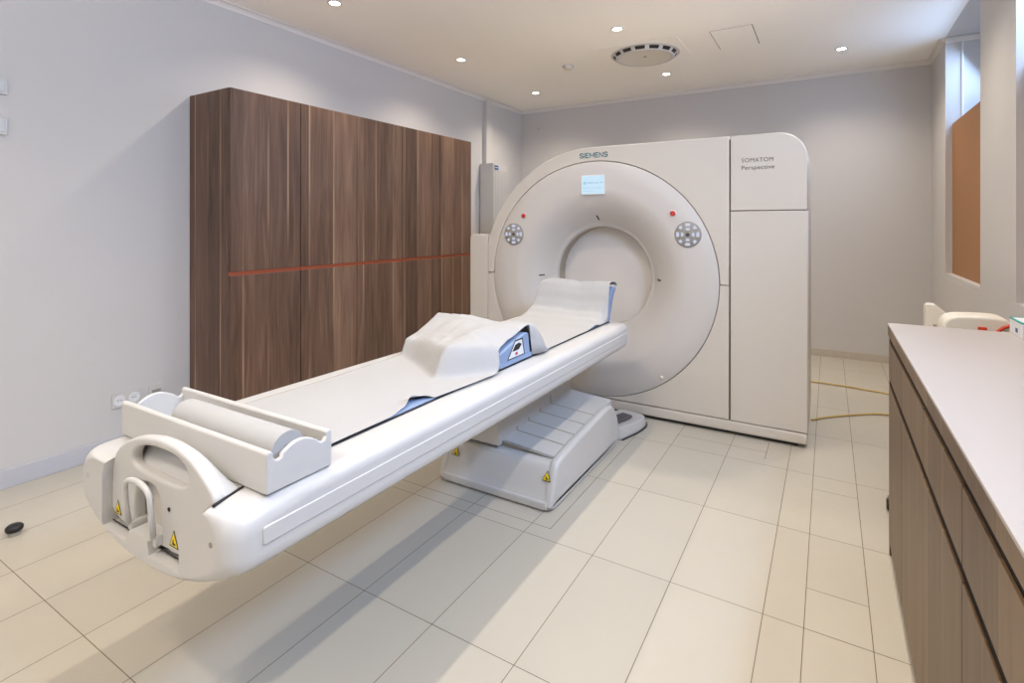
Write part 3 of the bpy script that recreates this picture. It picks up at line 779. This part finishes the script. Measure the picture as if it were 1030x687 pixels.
MB().lathe([(.018, 0), (.018, -.02), (.012, -.035), (.0001, -.036)], (-3.17, YB-.0005, 2.50), 'y', 20).build('sensor_body', M_white, hk)
MB().lathe([(.005, -.034), (.004, -.039), (.0001, -.039)], (-3.17, YB, 2.50), 'y', 12).build('sensor_eye', M_grey, hk)

# ------------------------------------------------------------------ small things on the floor
P = thing('door_stop', 'small round black door stop on the floor at the left', 'door stop', (-2.90, .82, 0))
MB().lathe([(.021, .0008), (.021, .012), (.019, .014), (.0001, .014)], (-2.90, .82, 0), 'z', 32).build('metal_base', M_metal, P)
MB().lathe([(.019, .014), (.027, .018), (.030, .026), (.029, .034), (.022, .041), (.0001, .043)], (-2.90, .82, 0), 'z', 32).build('rubber_cap', M_black, P)

def cable(pts, label):
    V3 = [Vector((x, y, .0075)) for x, y in pts]; out = []
    for i in range(len(V3)-1):
        p0, p1, p2, p3 = V3[max(i-1, 0)], V3[i], V3[i+1], V3[min(i+2, len(V3)-1)]
        for k in range(6):
            t = k/6
            out.append(.5*((2*p1)+(p2-p0)*t+(2*p0-5*p1+4*p2-p3)*t*t+(3*p1-p0-3*p2+p3)*t**3))
    out.append(V3[-1])
    o = MB().tube(out, .0068, 8).build('cable', M_cable, None); tag(o, label, 'cable', 'beige cables on the tiles')
cable([(-.30, 4.98), (-.14, 4.95), (0, 4.945), (.132, 4.937), (.25, 4.91), (.36, 4.89), (.48, 4.84)], 'beige cable on the tiles, the one nearer the back wall')
cable([(-.0965, 3.975), (-.06, 4.025), (.0, 4.095), (.124, 4.21), (.254, 4.314), (.329, 4.346), (.42, 4.36), (.50, 4.34)], 'beige cable curving from the scanner side to behind the counter')

# trolley behind the counter
Q = thing('equipment_trolley', 'white plastic equipment trolley behind the far end of the counter', 'trolley', (.53, 3.12, 0))
shell = smoothpoly([(.424, .30), (.424, .80), (.430, .862), (.458, .890), (.53, .895), (.61, .897), (.642, .888), (.66, .868), (.70, .80), (.72, .30)], 2)
plate('back_shell', [shell], 2.95, 3.09, 'y', M_cream, Q, .012, 4)
MB().prism([(.405, .70), (.405, .885), (.412, .897), (.444, .898), (.50, .845), (.50, .70)], 'y', 3.27, 3.33).build('arm_panel', M_cream, Q, bevel=.006)
MB().box(.436, .447, 3.258, 3.27, .77, .800).build('latch', M_brass, Q, bevel=.002)
MB().box(.543, .572, 2.938, 2.9495, .834, .853).build('red_clip', M_redbag, Q, bevel=.002)
MB().tube([(.585, 2.943, .80), (.605, 2.943, .838), (.625, 2.943, .857), (.645, 2.945, .866), (.675, 2.945, .858), (.70, 2.945, .82)], .007, 8).build('red_strap', M_redbag, Q)
MB().box(.44, .66, 3.085, 3.32, .40, .46).build('seat', M_cream, Q, bevel=.012)
MB().box(.50, .60, 3.0, 3.30, .08, .42).build('stem', M_cream, Q, bevel=.01)
MB().box(.29, .72, 3.0, 3.05, .06, .09).build('base_frame', M_grey, Q, bevel=.004); MB().box(.32, .72, 3.28, 3.33, .06, .09).build('base_frame', M_grey, Q, bevel=.004)
MB().tube([(.30, 3.02, .075), (.26, 2.97, .070), (.234, 2.925, .058)], .006, 8).build('castor_arm', M_black, Q)
for x, y in ((.232, 2.92), (.70, 3.025), (.34, 3.305), (.70, 3.305)):
    w = MB().lathe([(.010, -.009), (.022, -.009), (.025, -.006), (.025, .006), (.022, .009), (.010, .009)], (x, y, .0255), 'x', 24).build('castor', M_black, Q)
    MB().lathe([(.009, -.0095), (.009, .0095)], (x, y, .0255), 'x', 12, cap=True).build('hub', M_redbag, w)
    MB().box(x-.006, x+.006, y-.006, y+.006, .049, .062).build('fork', M_grey, w)

# ------------------------------------------------------------------ ceiling fittings and lights
def downlight(name_label, x, y, e):
    t = thing('downlight', name_label, 'downlight', (x, y, ZC-.012), 'recessed ceiling downlights')
    MB().lathe([(.036, -.0005), (.046, -.0005), (.047, -.004), (.038, -.007), (.034, -.005)], (x, y, ZC), 'z', 28).build('trim_ring', M_white, t)
    MB().lathe([(.034, -.004), (.0001, -.0042)], (x, y, ZC), 'z', 24).build('lamp', M_lampglow, t)
    l = bpy.data.lights.new('downlight_beam', 'SPOT'); l.energy = e; l.color = (1, .875, .72)
    l.spot_size = math.radians(140); l.spot_blend = 1.0; l.shadow_soft_size = .022
    o = bpy.data.objects.new('downlight_beam', l); C.objects.link(o); o.location = (x, y, ZC-.02)
GX_, GY_ = (-2.82, -1.367, .09), (-.40, 1.005, 2.41, 3.82, 5.22)
names = {(0, 2): 'ceiling downlight nearest the left wall at the top of the photo', (0, 3): 'ceiling downlight above the far end of the wood cabinets',
         (1, 3): 'ceiling downlight just in front of the round air diffuser', (0, 4): 'ceiling downlight near the far left corner above the wall box',
         (1, 4): 'ceiling downlight behind the round air diffuser, near the back wall', (2, 4): 'ceiling downlight at the right, beyond the square access panel'}
ROWN = ['hindmost row behind the camera', 'row just ahead of the camera', 'row over the middle of the table', 'row over the scanner front', 'row nearest the back wall']
COLN = ['along the left wall', 'over the table axis', 'along the window side']
for i, x in enumerate(GX_):
    for j, y in enumerate(GY_):
        if (i, j) == (0, 1): continue
        downlight(names.get((i, j), 'ceiling downlight %s, %s' % (COLN[i], ROWN[j])), x, y, 27)

D = thing('air_diffuser', 'round slotted air diffuser with a shallow dish in the ceiling', 'air vent', (-1.367, 4.52, ZC-.04))
dc = (-1.367, 4.52, ZC)
MB().box(-1.70, -1.02, 4.18, 4.86, ZC-.004, ZC-.0005).build('square_plate', M_ceil, D, bevel=.001)
MB().lathe([(.290, -.0045), (.288, -.008), (.276, -.010), (.266, -.008)], dc, 'z', 64).build('outer_ring', M_white, D)
MB().lathe([(.268, -.007), (.243, -.034)], dc, 'z', 64).build('slot_backing', M_dark, D)
for k in range(14):
    a = 2*PI*(k+.3)/14; w = .030
    P4 = [(math.cos(a+s*w/.23)*r+dc[0], math.sin(a+s*w/.23)*r+dc[1], ZC+z) for r, s, z in ((.270, -.5, -.007), (.270, .5, -.007), (.244, .55, -.035), (.244, -.55, -.035))]
    MB().loft([P4, [(x+(dc[0]-x)*.02, y+(dc[1]-y)*.02, z) for x, y, z in P4]]).build('vane', M_white, D)
MB().lathe([(.247, -.031), (.246, -.037), (.232, -.040), (.218, -.037)], dc, 'z', 64).build('inner_ring', M_white, D)
MB().lathe([(.220, -.0372), (.14, -.030), (.03, -.022), (.0001, -.021)], dc, 'z', 64).build('dish', M_dish, D)
MB().lathe([(.012, -.020), (.011, -.028), (.0001, -.028)], dc, 'z', 16).build('centre_screw', M_grey, D)
A = thing('access_panel', 'square flush access panel in the ceiling right of the air diffuser', 'ceiling panel', (-.635, 4.485, ZC-.006))
MB().box(-.785, -.483, 4.245, 4.725, ZC-.0025, ZC-.0005).build('panel_frame', M_seam, A)
MB().box(-.780, -.488, 4.243, 4.727, ZC-.005, ZC-.0026).build('panel_leaf', M_ceil, A, bevel=.0008)
S = thing('smoke_detector', 'small round white smoke detector on the ceiling left of the air diffuser', 'smoke detector', (-2.08, 4.49, ZC-.03))
MB().lathe([(.052, -.0005), (.052, -.012), (.046, -.018)], (-2.08, 4.49, ZC), 'z', 32).build('base_ring', M_white, S)
MB().lathe([(.042, -.016), (.036, -.030), (.0001, -.033)], (-2.08, 4.49, ZC), 'z', 32).build('sensor_head', M_cream, S)

# ------------------------------------------------------------------ world, camera, view
wd = bpy.data.worlds.new('World'); bpy.context.scene.world = wd; wd.use_nodes = True
wd.node_tree.nodes['Background'].inputs['Color'].default_value = (.55, .72, 1, 1)
wd.node_tree.nodes['Background'].inputs['Strength'].default_value = .6
cam = bpy.data.cameras.new('camera'); co = bpy.data.objects.new('camera', cam); C.objects.link(co)
cam.sensor_width = 36; cam.lens = 531.78/1030*36; cam.shift_y = -(343.5-225.15)/1030; cam.clip_start = .05
co.location = (0, 0, 1.29); co.rotation_euler = (PI/2, 0, math.radians(30.942))
sc_ = bpy.context.scene; sc_.camera = co
sc_.view_settings.view_transform = 'Standard'; sc_.view_settings.look = 'None'
sc_.view_settings.gamma = 1; sc_.view_settings.use_curve_mapping = False
sc_.view_settings.exposure = .86
sc_.cycles.use_denoising = True
sc_.cycles.max_bounces = 10; sc_.cycles.diffuse_bounces = 6
